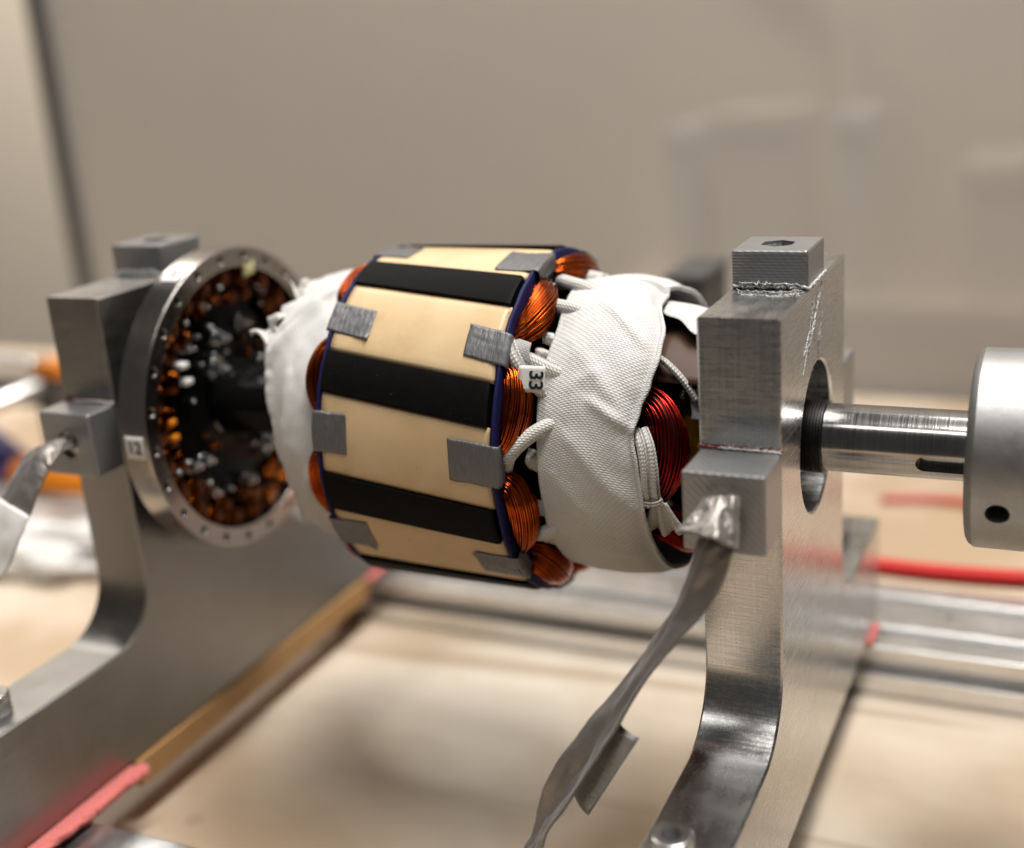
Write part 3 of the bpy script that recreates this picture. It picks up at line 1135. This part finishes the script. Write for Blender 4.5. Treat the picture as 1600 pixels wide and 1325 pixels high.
core = MB()
core.lathe([(-62.8, 14.2), (-62.8, 57.0), (0.2, 57.0), (0.2, 14.2)], 96)
core.build('core', 'black_void', rot)
S0 = 28.5
HW = 6.4
for k in range(9):
    a0, a1 = S0 + 40 * k + HW + 0.25, S0 + 40 * (k + 1) - HW - 0.25
    b = MB()
    nx, na = 26, 16

    def fn(u, v, k=k, a0=a0, a1=a1):
        x = -62.4 + 62.2 * u
        if u > 0.999:
            x += 0.30 * fnoise(v * 9, k * 3.1) - 0.1
        th = a0 + (a1 - a0) * v
        e = min(v, 1 - v) * (a1 - a0)
        r = 60.0 - 0.45 * math.exp(-e / 0.5) + 0.10 * fnoise(u * 3, v * 2, k)
        if u > 0.999:
            r -= 0.35
        return cyl(x, th + skew(x), r)
    b.grid(nx, na, fn)
    o = b.build('pole_face', 'epoxy', rot)
    sm = o.modifiers.new('thickness', 'SOLIDIFY')
    sm.thickness = 0.0028
    sm.offset = 1
    # black strip lying in the slot
    b = MB()

    def prof(v):
        # across the strip: side, top, side
        if v < 0.12:
            return -HW, 58.6 + (61.0 - 58.6) * v / 0.12
        if v > 0.88:
            return HW, 58.6 + (61.0 - 58.6) * (1 - v) / 0.12
        t = (v - 0.12) / 0.76 * 2 - 1
        return HW * t, 61.0 + 0.28 * (1 - t * t)

    def fs(u, v, k=k):
        x = -62.9 + 62.0 * u
        a, r = prof(v)
        if u > 0.985:
            r -= 0.5 * (u - 0.985) / 0.015
        return cyl(x, S0 + 40 * k + a + skew(x), r + 0.05 * fnoise(u * 9, v * 3, k))
    b.grid(60, 25, fs, uvfn=lambda u, v: (u * 62, v * 14), smooth=False)
    n = len(b.v)
    b.face([60 * 26 + j for j in range(26)], False)
    b.face([j for j in range(26)][::-1], False)
    b.build('slot_strip', 'wedge', rot)

for x0, x1 in ((0.2, 2.0), (-64.8, -63.0)):
    b = MB()
    pr = [(x0, 40), (x0, 59.6), (x0 + 0.35, 60.35), ((x0 + x1) / 2, 60.6), (x1 - 0.35, 60.35), (x1, 59.6), (x1, 40), (x0, 40)]
    n = len(pr)
    b.grid(n - 1, 180, lambda u, v: cyl(pr[round(u * (n - 1))][0] + 0.35 * fnoise(6 * math.cos(v * 6.283), 6 * math.sin(v * 6.283), x0), 360 * v,
                                      pr[round(u * (n - 1))][1] + (0.25 * fnoise(9 * math.cos(v * 6.283), 9 * math.sin(v * 6.283), x0 + 4) if pr[round(u * (n - 1))][1] > 50 else 0)), cv=True)
    b.build('end_plate', 'blue', rot)


# end windings
def coil_mesh(name, seed, nw, xb, sx, cx, ax, rc, ar, w, wr, twist, mat, steps=20, gapf=1.0):
    """nest of wires arching out of the end plate about angle 0; sx=+1/-1 side"""
    rnd = random.Random(seed)
    b = MB()
    for j in range(nw):
        al0 = 2 * math.pi * (j + rnd.uniform(-0.18, 0.18)) / nw
        dw = rnd.uniform(-0.05, 0.05)
        jr = rnd.uniform(-0.22, 0.22)
        jx = rnd.uniform(-0.22, 0.22)
        pts = []
        for i in range(steps + 1):
            t = i / steps
            e = math.sin(math.pi * t) ** 0.75 if 0 < t < 1 else 0.0
            al = al0 + twist * (t - 0.5)
            span = w * (0.80 + 0.22 * math.cos(al0) + dw)
            ph = span * math.cos(math.pi * (1 - t)) * (1 - 0.12 * math.sin(math.pi * t))
            x = xb + sx * (-1.5 + e * (1.5 + cx + jx + ax * math.cos(al)))
            r = rc + jr + ar * math.sin(al) * (0.50 + 0.5 * e) + 1.2 * (1 - e)
            pts.append(cyl(x, ph, r))
        b.tube(pts, wr * rnd.uniform(0.93, 1.05), 7, caps=False)
    me_o = b.build(name, mat)
    me = me_o.data
    bpy.data.objects.remove(me_o)
    # filler, its dark copper standing for shade between the wires
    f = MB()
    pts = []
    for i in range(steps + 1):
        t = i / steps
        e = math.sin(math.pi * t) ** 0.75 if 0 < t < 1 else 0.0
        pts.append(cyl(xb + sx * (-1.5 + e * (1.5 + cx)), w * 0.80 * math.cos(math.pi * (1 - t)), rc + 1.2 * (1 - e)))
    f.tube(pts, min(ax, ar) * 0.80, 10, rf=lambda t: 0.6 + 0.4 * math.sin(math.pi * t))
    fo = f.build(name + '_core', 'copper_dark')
    fme = fo.data
    bpy.data.objects.remove(fo)
    return me, fme


def place_coils(meshes, angles, parent, name, mat):
    for i, a in enumerate(angles):
        me, fme = meshes[i % len(meshes)]
        o = link(name, me, mat, parent)
        o.rotation_euler = (R(a), 0, 0)
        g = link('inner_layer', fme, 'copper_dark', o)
        g['label'] = 'inner turns of the coil, coloured dark as if in shade'


rightc = [coil_mesh('end_coil', 11 + q, 36, 2.0, 1, 3.6, 4.2, 51.8, 6.4, 16.4, 0.42, tw, 'copper') for q, tw in enumerate((1.5, 0.5, 1.0))]
leftc = [coil_mesh('end_coil', 41 + q, 28, -64.8, -1, 4.0, 4.0, 53.0, 5.2, 15.0, 0.42, tw, 'copper') for q, tw in enumerate((0.4, 0.8))]
place_coils(rightc, [S0 + 40 * k for k in range(9)], rot, 'end_coil', 'copper')
place_coils(leftc, [S0 - SKEW + 40 * k for k in range(9)], rot, 'end_coil', 'copper')


# grey tape patches folded over the ends
def tape_patch(tc, hw, xin, side, seed, flat=False):
    b = MB()
    nu, nv = 26, 14
    rnd = random.Random(seed)
    tl = rnd.uniform(-1.8, 1.8)
    cu_, cv_, lift = 0, rnd.choice((0, 1)), rnd.uniform(0.2, 1.2)

    def fn(u, v):
        th = tc - hw + 2 * hw * v + tl * (u - 0.5) + 0.35 * fnoise(u * 5, v * 2, seed)
        run = u * (abs(xin) + 9.0)          # millimetres along the tape from its inner end
        edge = abs(xin) + 2.9
        wr = 0.20 * fnoise(u * 16, v * 3, seed) + 0.16 * fnoise(u * 5, v * 8, seed + 5)
        if run < edge:
            x, r = run - abs(xin), 60.34 + 0.4 * min(1, max(0, (run - edge + 6) / 6)) + wr
        else:
            d = run - edge
            x, r = 2.9 + 0.2 * math.sin(d) + wr, 60.8 - d * 0.95
        if abs(run - edge) < 0.8:
            r -= 0.18
        cd = (u if cu_ == 0 else max(0.0, 0.42 - u) * 0 + u) + (v if cv_ == 0 else 1 - v)
        if run < edge:
            r += 1.1 * lift * max(0.0, 1 - cd / 0.35) ** 2
        xx = x if side > 0 else -62.8 - x
        return cyl(xx, th + skew(xx), r)
    b.grid(nu, nv, fn, uvfn=lambda u, v: (u * (abs(xin) + 9), v * 2 * hw * 1.05), flip=side < 0)
    b.build('tape_patch', 'tape', rot, solid=0.12)


for i, (tc, hw, xin) in enumerate(((11.5, 7.2, 13.5), (50.3, 5.4, 12.2), (87.0, 6.6, 14.6), (128.0, 6.4, 13.0), (168, 6.2, 12.5), (208, 6, 13), (248, 6, 13), (288, 6, 13), (331, 6, 13))):
    tape_patch(tc, hw, xin, 1, i + 1)
for i, (tc, hw, xin) in enumerate(((42.3 + 7.8, 5.4, 14.2), (80.6 + 7.6, 6.5, 10.2), (118.5 + 7.6, 6.4, 11.8), (2.5 + 8, 6.0, 12.0), (160 + 8, 6.2, 12.5), (200 + 8, 6, 13), (240 + 8, 6, 13), (281 + 8, 6, 13), (322 + 8, 6, 13))):
    tape_patch(tc, hw, xin, -1, i + 21)

# inner body behind the end windings
m = MB()
m.lathe([(2.0, 14.3), (2.0, 45.2), (12.0, 45.0), (30, 43.0), (40, 38), (42, 22), (42, 15.7)], 72)
m.build('winding_body', 'black_void', rot)
m = MB()
m.lathe([(-64.9, 13.5), (-64.9, 46.0), (-76, 44.0), (-92, 36), (-95, 13.5)], 72)
m.build('winding_body', 'black_void', rot)


# white woven bindings
def lerp_table(tab, a):
    a %= 360
    for (a0, v0), (a1, v1) in zip(tab, tab[1:]):
        if a0 <= a <= a1:
            f = (a - a0) / (a1 - a0)
            f = f * f * (3 - 2 * f)
            return v0 + (v1 - v0) * f
    return tab[-1][1]


def seg_dist(px, py, a, b):
    d = Vector((b[0] - a[0], b[1] - a[1]))
    q = Vector((px - a[0], py - a[1]))
    t = max(0.0, min(1.0, q.dot(d) / d.dot(d)))
    r = q - d * t
    sgn = 1 if d.x * q.y - d.y * q.x > 0 else -1
    return r.length * sgn, t


FOLDS = [  # (x, theta) start, end, height mm, width mm, step
    ((26, 22), (45, 42), 1.3, 1.7, 0.9), ((24, 46), (44, 71), 1.0, 2.6, 0.8), ((30, 64), (44.5, 74), 1.9, 1.6, 1.1),
    ((24, 78), (47, 108), 1.2, 3.0, 0.9), ((18, 92), (40, 122), 0.8, 2.6, 0.5), ((16, 30), (30, 10), 0.7, 2.2, 0.4), ((36, 8), (43, 24), 1.0, 1.8, 0.6),
    ((20, 60), (32, 52), 0.6, 2.4, 0.4), ((20, 118), (46, 130), 1.0, 2.6, 0.6)]
XR = [(0, 41), (10, 41.5), (36, 48), (46, 48.2), (56, 47), (66, 44.6), (76, 43.0), (88, 44.5), (101, 45.5), (118, 46), (135, 46.5), (180, 47), (250, 47), (320, 44), (360, 41)]
XL = [(0, 9.5), (38, 12.2), (60, 11.2), (82, 11.6), (102, 11.8), (130, 10.8), (180, 10.5), (270, 10), (360, 9.5)]


def band_right(u, v):
    th = 360 * v
    xl, xr = lerp_table(XL, th), lerp_table(XR, th)
    x = xl + (xr - xl) * u
    r = 49.0 + 2.2 * math.sin(math.pi * min(1, u * 1.05)) ** 0.8 + 0.5 * fnoise(x * 0.06, th * 0.05)
    r -= 5.0 * max(0, u - 0.78) ** 2 / 0.05 * 0.5
    if th < 20:
        r -= 2.0 * max(0, (u - 0.6) / 0.4)
    for a, b, hgt, wid, stp in FOLDS:
        if abs(th - (a[1] + b[1]) / 2) > 60:
            continue
        d, t = seg_dist(x, th * 0.9, (a[0], a[1] * 0.9), (b[0], b[1] * 0.9))
        fade = math.sin(math.pi * (0.12 + 0.80 * t)) ** 0.7
        r += 0.75 * fade * (hgt * math.exp(-(d / wid) ** 2) + stp * 0.5 * math.tanh(d / wid * 1.6) * math.exp(-abs(d) / (wid * 4)))
    r += 0.35 * math.exp(-((u - 0.965) / 0.018) ** 2) + 0.18 * math.exp(-((u - 0.02) / 0.015) ** 2)
    r += 0.22 * fnoise(x * 0.17, th * 0.13, 2) + 0.12 * fnoise(x * 0.5, th * 0.4, 7)
    return cyl(x, th, r)


b = MB()
b.grid(72, 300, band_right, cv=True, uvfn=lambda u, v: (u * 33 + 7 * math.sin(v * 12), (v * 2 * math.pi * 51) + 5 * math.sin(u * 3)))
bo = b.build('binding_tape', 'cloth', rot, solid=0.5)
# the folded hem along the right hand edge
b = MB()


def hem(u, v):
    th = 360 * u
    a = 2 * math.pi * v
    p = Vector(band_right(0.985, u))
    rad = Vector((0, p.y, p.z)).normalized()
    return p + rad * (0.55 + 0.75 * math.cos(a)) + Vector((1, 0, 0)) * (0.9 * math.sin(a) + 0.3 * fnoise(th * 0.1, 2))


b.grid(260, 8, hem, cu=True, cv=True, uvfn=lambda u, v: (v * 6, u * 320))
b.build('hem', 'cloth', bo)

LXL = [(0, -94), (12, -97), (22, -92), (29, -97), (38, -93), (46, -97.5), (56, -94), (65, -93.5), (88, -88.5), (110, -86), (125, -88), (150, -86), (220, -90), (300, -92), (360, -94)]


def band_left(u, v):
    th = 360 * v
    xl = lerp_table(LXL, th)
    x = -66.5 + (xl + 66.5) * u
    r = 50.2 + 1.6 * math.sin(math.pi * u) - 2.5 * max(0, u - 0.6) + 0.8 * fnoise(x * 0.08, th * 0.05, 3)
    for a, b, hgt, wid in (((-72, 14), (-90, 40), 1.6, 2.0), ((-80, 30), (-96, 60), 1.8, 2.4), ((-74, 100), (-88, 130), 1.4, 2.2), ((-82, 62), (-86, 110), 1.0, 2.0)):
        d, t = seg_dist(x, th * 0.9, (a[0], a[1] * 0.9), (b[0], b[1] * 0.9))
        r += hgt * math.exp(-(d / wid) ** 2) + 0.5 * math.tanh(d / wid) * math.exp(-abs(d) / 8)
    r += 0.4 * fnoise(x * 0.2, th * 0.15, 6) + (1.2 * fnoise(th * 0.3, 4) if u > 0.9 else 0)
    return cyl(x, th, r)


b = MB()
b.grid(44, 240, band_left, cv=True, uvfn=lambda u, v: (u * 26, v * 2 * math.pi * 50), flip=True)
bl = b.build('binding_tape', 'cloth', rot, solid=0.5)
# frayed tails of the left binding
for th, ln, sd in ((14, 8, 1), (44, 10, 2), (36, 5, 4)):
    b = MB()
    b.grid(12, 6, lambda u, v: cyl(-93 - ln * u, th + (5 - 3 * u) * (v - .5) * 2 + 2.5 * math.sin(u * 4 + sd), 49.5 + 3 * math.sin(u * 3 + v * 4 + sd)), uvfn=lambda u, v: (u * 9, v * 9))
    b.build('frayed_tail', 'cloth_loose', bl, solid=0.4)


# braided lead sleeves
def sleeve(pts, r=2.4, parent=rot, name='lead_sleeve', mat='braid'):
    P = [Vector(cyl(*p)) for p in pts]
    n = 22
    b = MB()
    b.tube([catmull(P, i / (n - 1)) for i in range(n)], r, 16)
    return b.build(name, mat, parent)


sleeve([(-1, -4, 46), (2, 0.5, 49.5), (5.0, 4.2, 50.8), (9, 6.5, 50.6), (15, 9, 50), (22, 11, 47)])
sleeve([(0, 14, 46), (4, 20, 48), (8, 22.5, 49.6), (12, 24, 50), (17, 25, 49.5), (24, 27, 46)])
sleeve([(-1, 44, 48), (2.6, 48.7, 50.5), (8, 50.4, 51), (14.6, 53.1, 50), (22, 55, 46)])
s4 = sleeve([(0.5, 46.5, 56.5), (2.6, 50.0, 56.0), (5.0, 53.5, 54.6), (8.0, 57.0, 51.6), (12, 61, 49.0), (18, 66, 45)])
sleeve([(0, 92, 49), (2.8, 86.6, 53), (5.5, 82.8, 54), (9, 79.0, 53), (14.3, 74.5, 50.5), (22, 70, 46)])
sleeve([(2, 124, 46), (6, 122, 49), (10, 120, 50), (16, 116, 48)], 2.6)
sleeve([(4, 352, 48), (9, 350, 50), (16, 352, 49)], 2.8)
# vertical sleeves tied at the right of the binding
for dx, dr in ((-1.2, 0.6), (1.4, -0.2)):
    sleeve([(43.5 + dx, 73, 43 + dr), (46.3 + dx, 79, 45.2 + dr), (47.6 + dx, 88, 45.6 + dr), (47.6 + dx, 97, 45.2 + dr), (47.0 + dx, 106, 43.5 + dr)], 1.5)
tie = MB()
P = [Vector((47.7, 0, 0)) + Vector(cyl(0, 101.5, 45.0)) + Vector(((3.2 * math.cos(a), 0, 0))) + Vector(cyl(0, 101.5, 1)) * (2.6 * math.sin(a)) for a in [i * 0.42 for i in range(32)]]
tie.tube([p + Vector((0, 0, -0.06 * i)) for i, p in enumerate(P)], 0.35, 6)
tie.build('tie_cord', 'braid', rot)
# fanned tape end below the tie
b = MB()
b.grid(10, 14, lambda u, v: Vector(cyl(49.5 + (v - 0.5) * (5 + 9 * u), 104 + 15 * u + 3 * math.cos(v * 3.1 - 1.5) * u, 44.0 + 1.2 * math.sin(v * 16) * (0.3 + u))), uvfn=lambda u, v: (u * 12, v * 14))
b.build('fanned_tape', 'cloth_loose', rot, solid=0.4)

# loose cloth between coils and binding
for (x, th, w, hgt, sd) in ((9.5, 129, 7, 12, 1), (10, 88, 6, 9, 2), (10.5, 110, 6, 8, 3), (9.0, 44, 5, 5, 5), (9.5, 36, 4.5, 6, 6)):
    b = MB()
    b.grid(14, 12, lambda u, v: cyl(x - w / 2 + w * u * 1.6, th - hgt / 2 + hgt * v + 3 * u, 45.8 + 2.4 * math.sin(math.pi * v) + 1.0 * fnoise(u * 3, v * 3, sd)),
           uvfn=lambda u, v: (u * w * 1.6, v * hgt * 0.85))
    b.build('packing_cloth', 'cloth_loose', rot, solid=0.5)
# frayed cloth behind the second tape patch
b = MB()
b.grid(10, 10, lambda u, v: cyl(2.6 + 6.0 * u, 44.5 + 6.8 * v + 2.0 * u, 55.8 - 0.4 * u + 1.0 * math.sin(v * 2.6 + u)), uvfn=lambda u, v: (u * 7, v * 7))
b.build('frayed_cloth', mat_weave('grey_scrim', (0.42, 0.41, 0.40), pitch=0.8, gap=0.5), rot, solid=0.35)
b = MB()
b.grid(8, 8, lambda u, v: cyl(2.9 + 4.0 * u, 15.5 + 6 * v, 55.5 - 1.5 * u + 0.7 * math.sin(v * 3)), uvfn=lambda u, v: (u * 7, v * 7))
b.build('frayed_cloth', bpy.data.materials['grey_scrim'], rot, solid=0.35)

# paper flag with a number on the lead
b = MB()
O = Vector(cyl(10.0, 58.6, 56.0))
lx = Vector((0.985, 0.10, -0.02)).normalized()
lz = Vector((0.02, 0.22, 0.97)).normalized()
b.grid(6, 6, lambda u, v: O + lx * (-3.4 + 8.6 * u) + lz * (-4.4 + 8.4 * v) + Vector((0, 0.25 * math.sin(u * 3), 0)))
flag = b.build('paper_label', 'paper', rot, solid=0.25)
nz = lz.cross(lx).normalized()
if nz.y > 0:
    nz = -nz
# digits read downwards: text right = -lz, text up = lx
number('33', 6.4, frame(O + lx * 2.3 + lz * (-0.5) + nz * 0.42, -lz, lx), flag)

# red winding at the shaft end
redc = coil_mesh('red_coil', 91, 30, 41.0, 1, 10.0, 5.8, 35.5, 6.5, 31, 0.44, 0.7, 'redwire', steps=26)
for k in range(4):
    o = link('red_coil', redc[0], 'redwire', rot)
    o.rotation_euler = (R(83 + 72 * k), 0, 0)
    g = link('inner_layer', redc[1], 'black_void', o)
m = MB()
m.lathe([(42.2, 15.6), (42.2, 18.6), (50, 19.0), (57, 18.6), (64.6, 17.4), (64.6, 15.0)], 64)
m.build('amber_sleeve', 'kapton', rot)
b = MB()
b.grid(6, 30, lambda u, v: cyl(42.5 + 19 * u, -100 + 148 * v, 35.5 - 1.5 * u), uvfn=lambda u, v: (u, v))
b.build('brown_liner', plain('brown_paper', (0.075, 0.035, 0.02), 0.6), rot, solid=0.5)
# white paper collar and torn canopy above the red winding
b = MB()
b.grid(24, 60, lambda u, v: cyl(39.5 + 19 * u, -75 + (82 + 17 * u + 1.5 * math.sin(u * 11)) * v, 42.6 - 4.0 * u + 0.5 * math.sin(v * 9 + u * 2) + 0.6 * fnoise(u * 2, v * 6)),
       uvfn=lambda u, v: (u * 19, v * 80))
b.build('torn_cloth', 'cloth', rot, solid=0.4)
b = MB()
b.grid(10, 90, lambda u, v: cyl(54 + 9.5 * u + 0.8 * math.sin(v * 40), -110 + 175 * v, 25.5 + 5.5 * u ** 2 + 0.8 * fnoise(v * 9, u)), uvfn=lambda u, v: (u * 10, v * 90))
b.build('paper_collar', 'paper', rot, solid=0.4)
sleeve([(44, 36, 38), (48, 40, 38), (53, 46, 35), (57, 54, 30)], 1.2)

# ------------------------------------------------------------------ things out of focus behind
db = empty('instrument_case', (0, 0, 0), 'dark grey case out of focus behind the white binding and right upright', 'case')
box('body', (-40, 240, TZ + 6.3), (-19, 290, -4), 'dark', db, bev=3)
box('lid', (-41, 239, -3.7), (-18, 291, 1), 'dark', db, bev=2)
for sx in (-39, -28):
    for sy in (246, 280):
        box('foot', (sx, sy, TZ + 0.2), (sx + 8, sy + 8, TZ + 6), 'dark', db, bev=1)

bar = empty('bar_clamp', (0, 0, 0), 'blurred silver bar with orange end piece at the far left edge', 'clamp')
box('bar', (-640, 195, -68), (-458, 212, -53), 'alu_rail', bar, bev=2)
box('end_piece', (-457.5, 196, -66), (-438, 211, -54), 'orange', bar, bev=3)
box('post', (-458, 194, TZ + 0.3), (-440, 213, -68.5), 'dark', bar, bev=2)
box('jaw', (-640, 193, -84), (-459, 214, -69.5), 'dark', bar, bev=2)
tb2 = MB()
tb2.tube([(-560, 120, -105), (-505, 160, -88), (-452, 196, -69.5)], 5.5, 16)
tag(tb2.build('steel_tube', 'alu_rail'), 'pale steel tube slanting up below the silver bar at far left', 'tube')

tool = empty('hand_tool', (0, 0, 0), 'blurred hand tool with orange and navy grips behind the left strap', 'tool')
for nm, pts, r, mt in (('orange_grip', [(-480, 190, TZ + 20), (-452, 186, TZ + 22), (-425, 186, TZ + 21), (-398, 186, TZ + 19.2)], 19.0, 'orange'),
                       ('navy_grip', [(-590, 225, TZ + 24), (-556, 214, TZ + 27), (-520, 203, TZ + 23), (-482, 191, TZ + 17)], 21.0, 'navy')):
    g = MB()
    P = [Vector(p) for p in pts]
    g.tube([catmull(P, i / 23) for i in range(24)], r, 20, rf=lambda t: 0.72 + 0.28 * math.sin(math.pi * t) + 0.05 * math.sin(t * 40))
    g.build(nm, mt, tool)

fl = MB()


def fluff(u, v):
    a, p = 2 * math.pi * v, math.pi * u
    d = Vector((math.sin(p) * math.cos(a), math.sin(p) * math.sin(a), math.cos(p)))
    k = 1 + 0.20 * fnoise(d.x * 2.2, d.y * 2.2, d.z * 2.2) + 0.10 * fnoise(d.x * 6, d.y * 6, d.z * 6)
    return Vector((-398 + 62 * d.x * k, 122 + 34 * d.y * k, max(TZ + 0.3, TZ + 9 + 15 * d.z * k)))


fl.grid(40, 64, fluff, cv=True)
tag(fl.build('cotton_wad', 'fluff'), 'crumpled white cotton wad on the table behind the left upright', 'cotton')
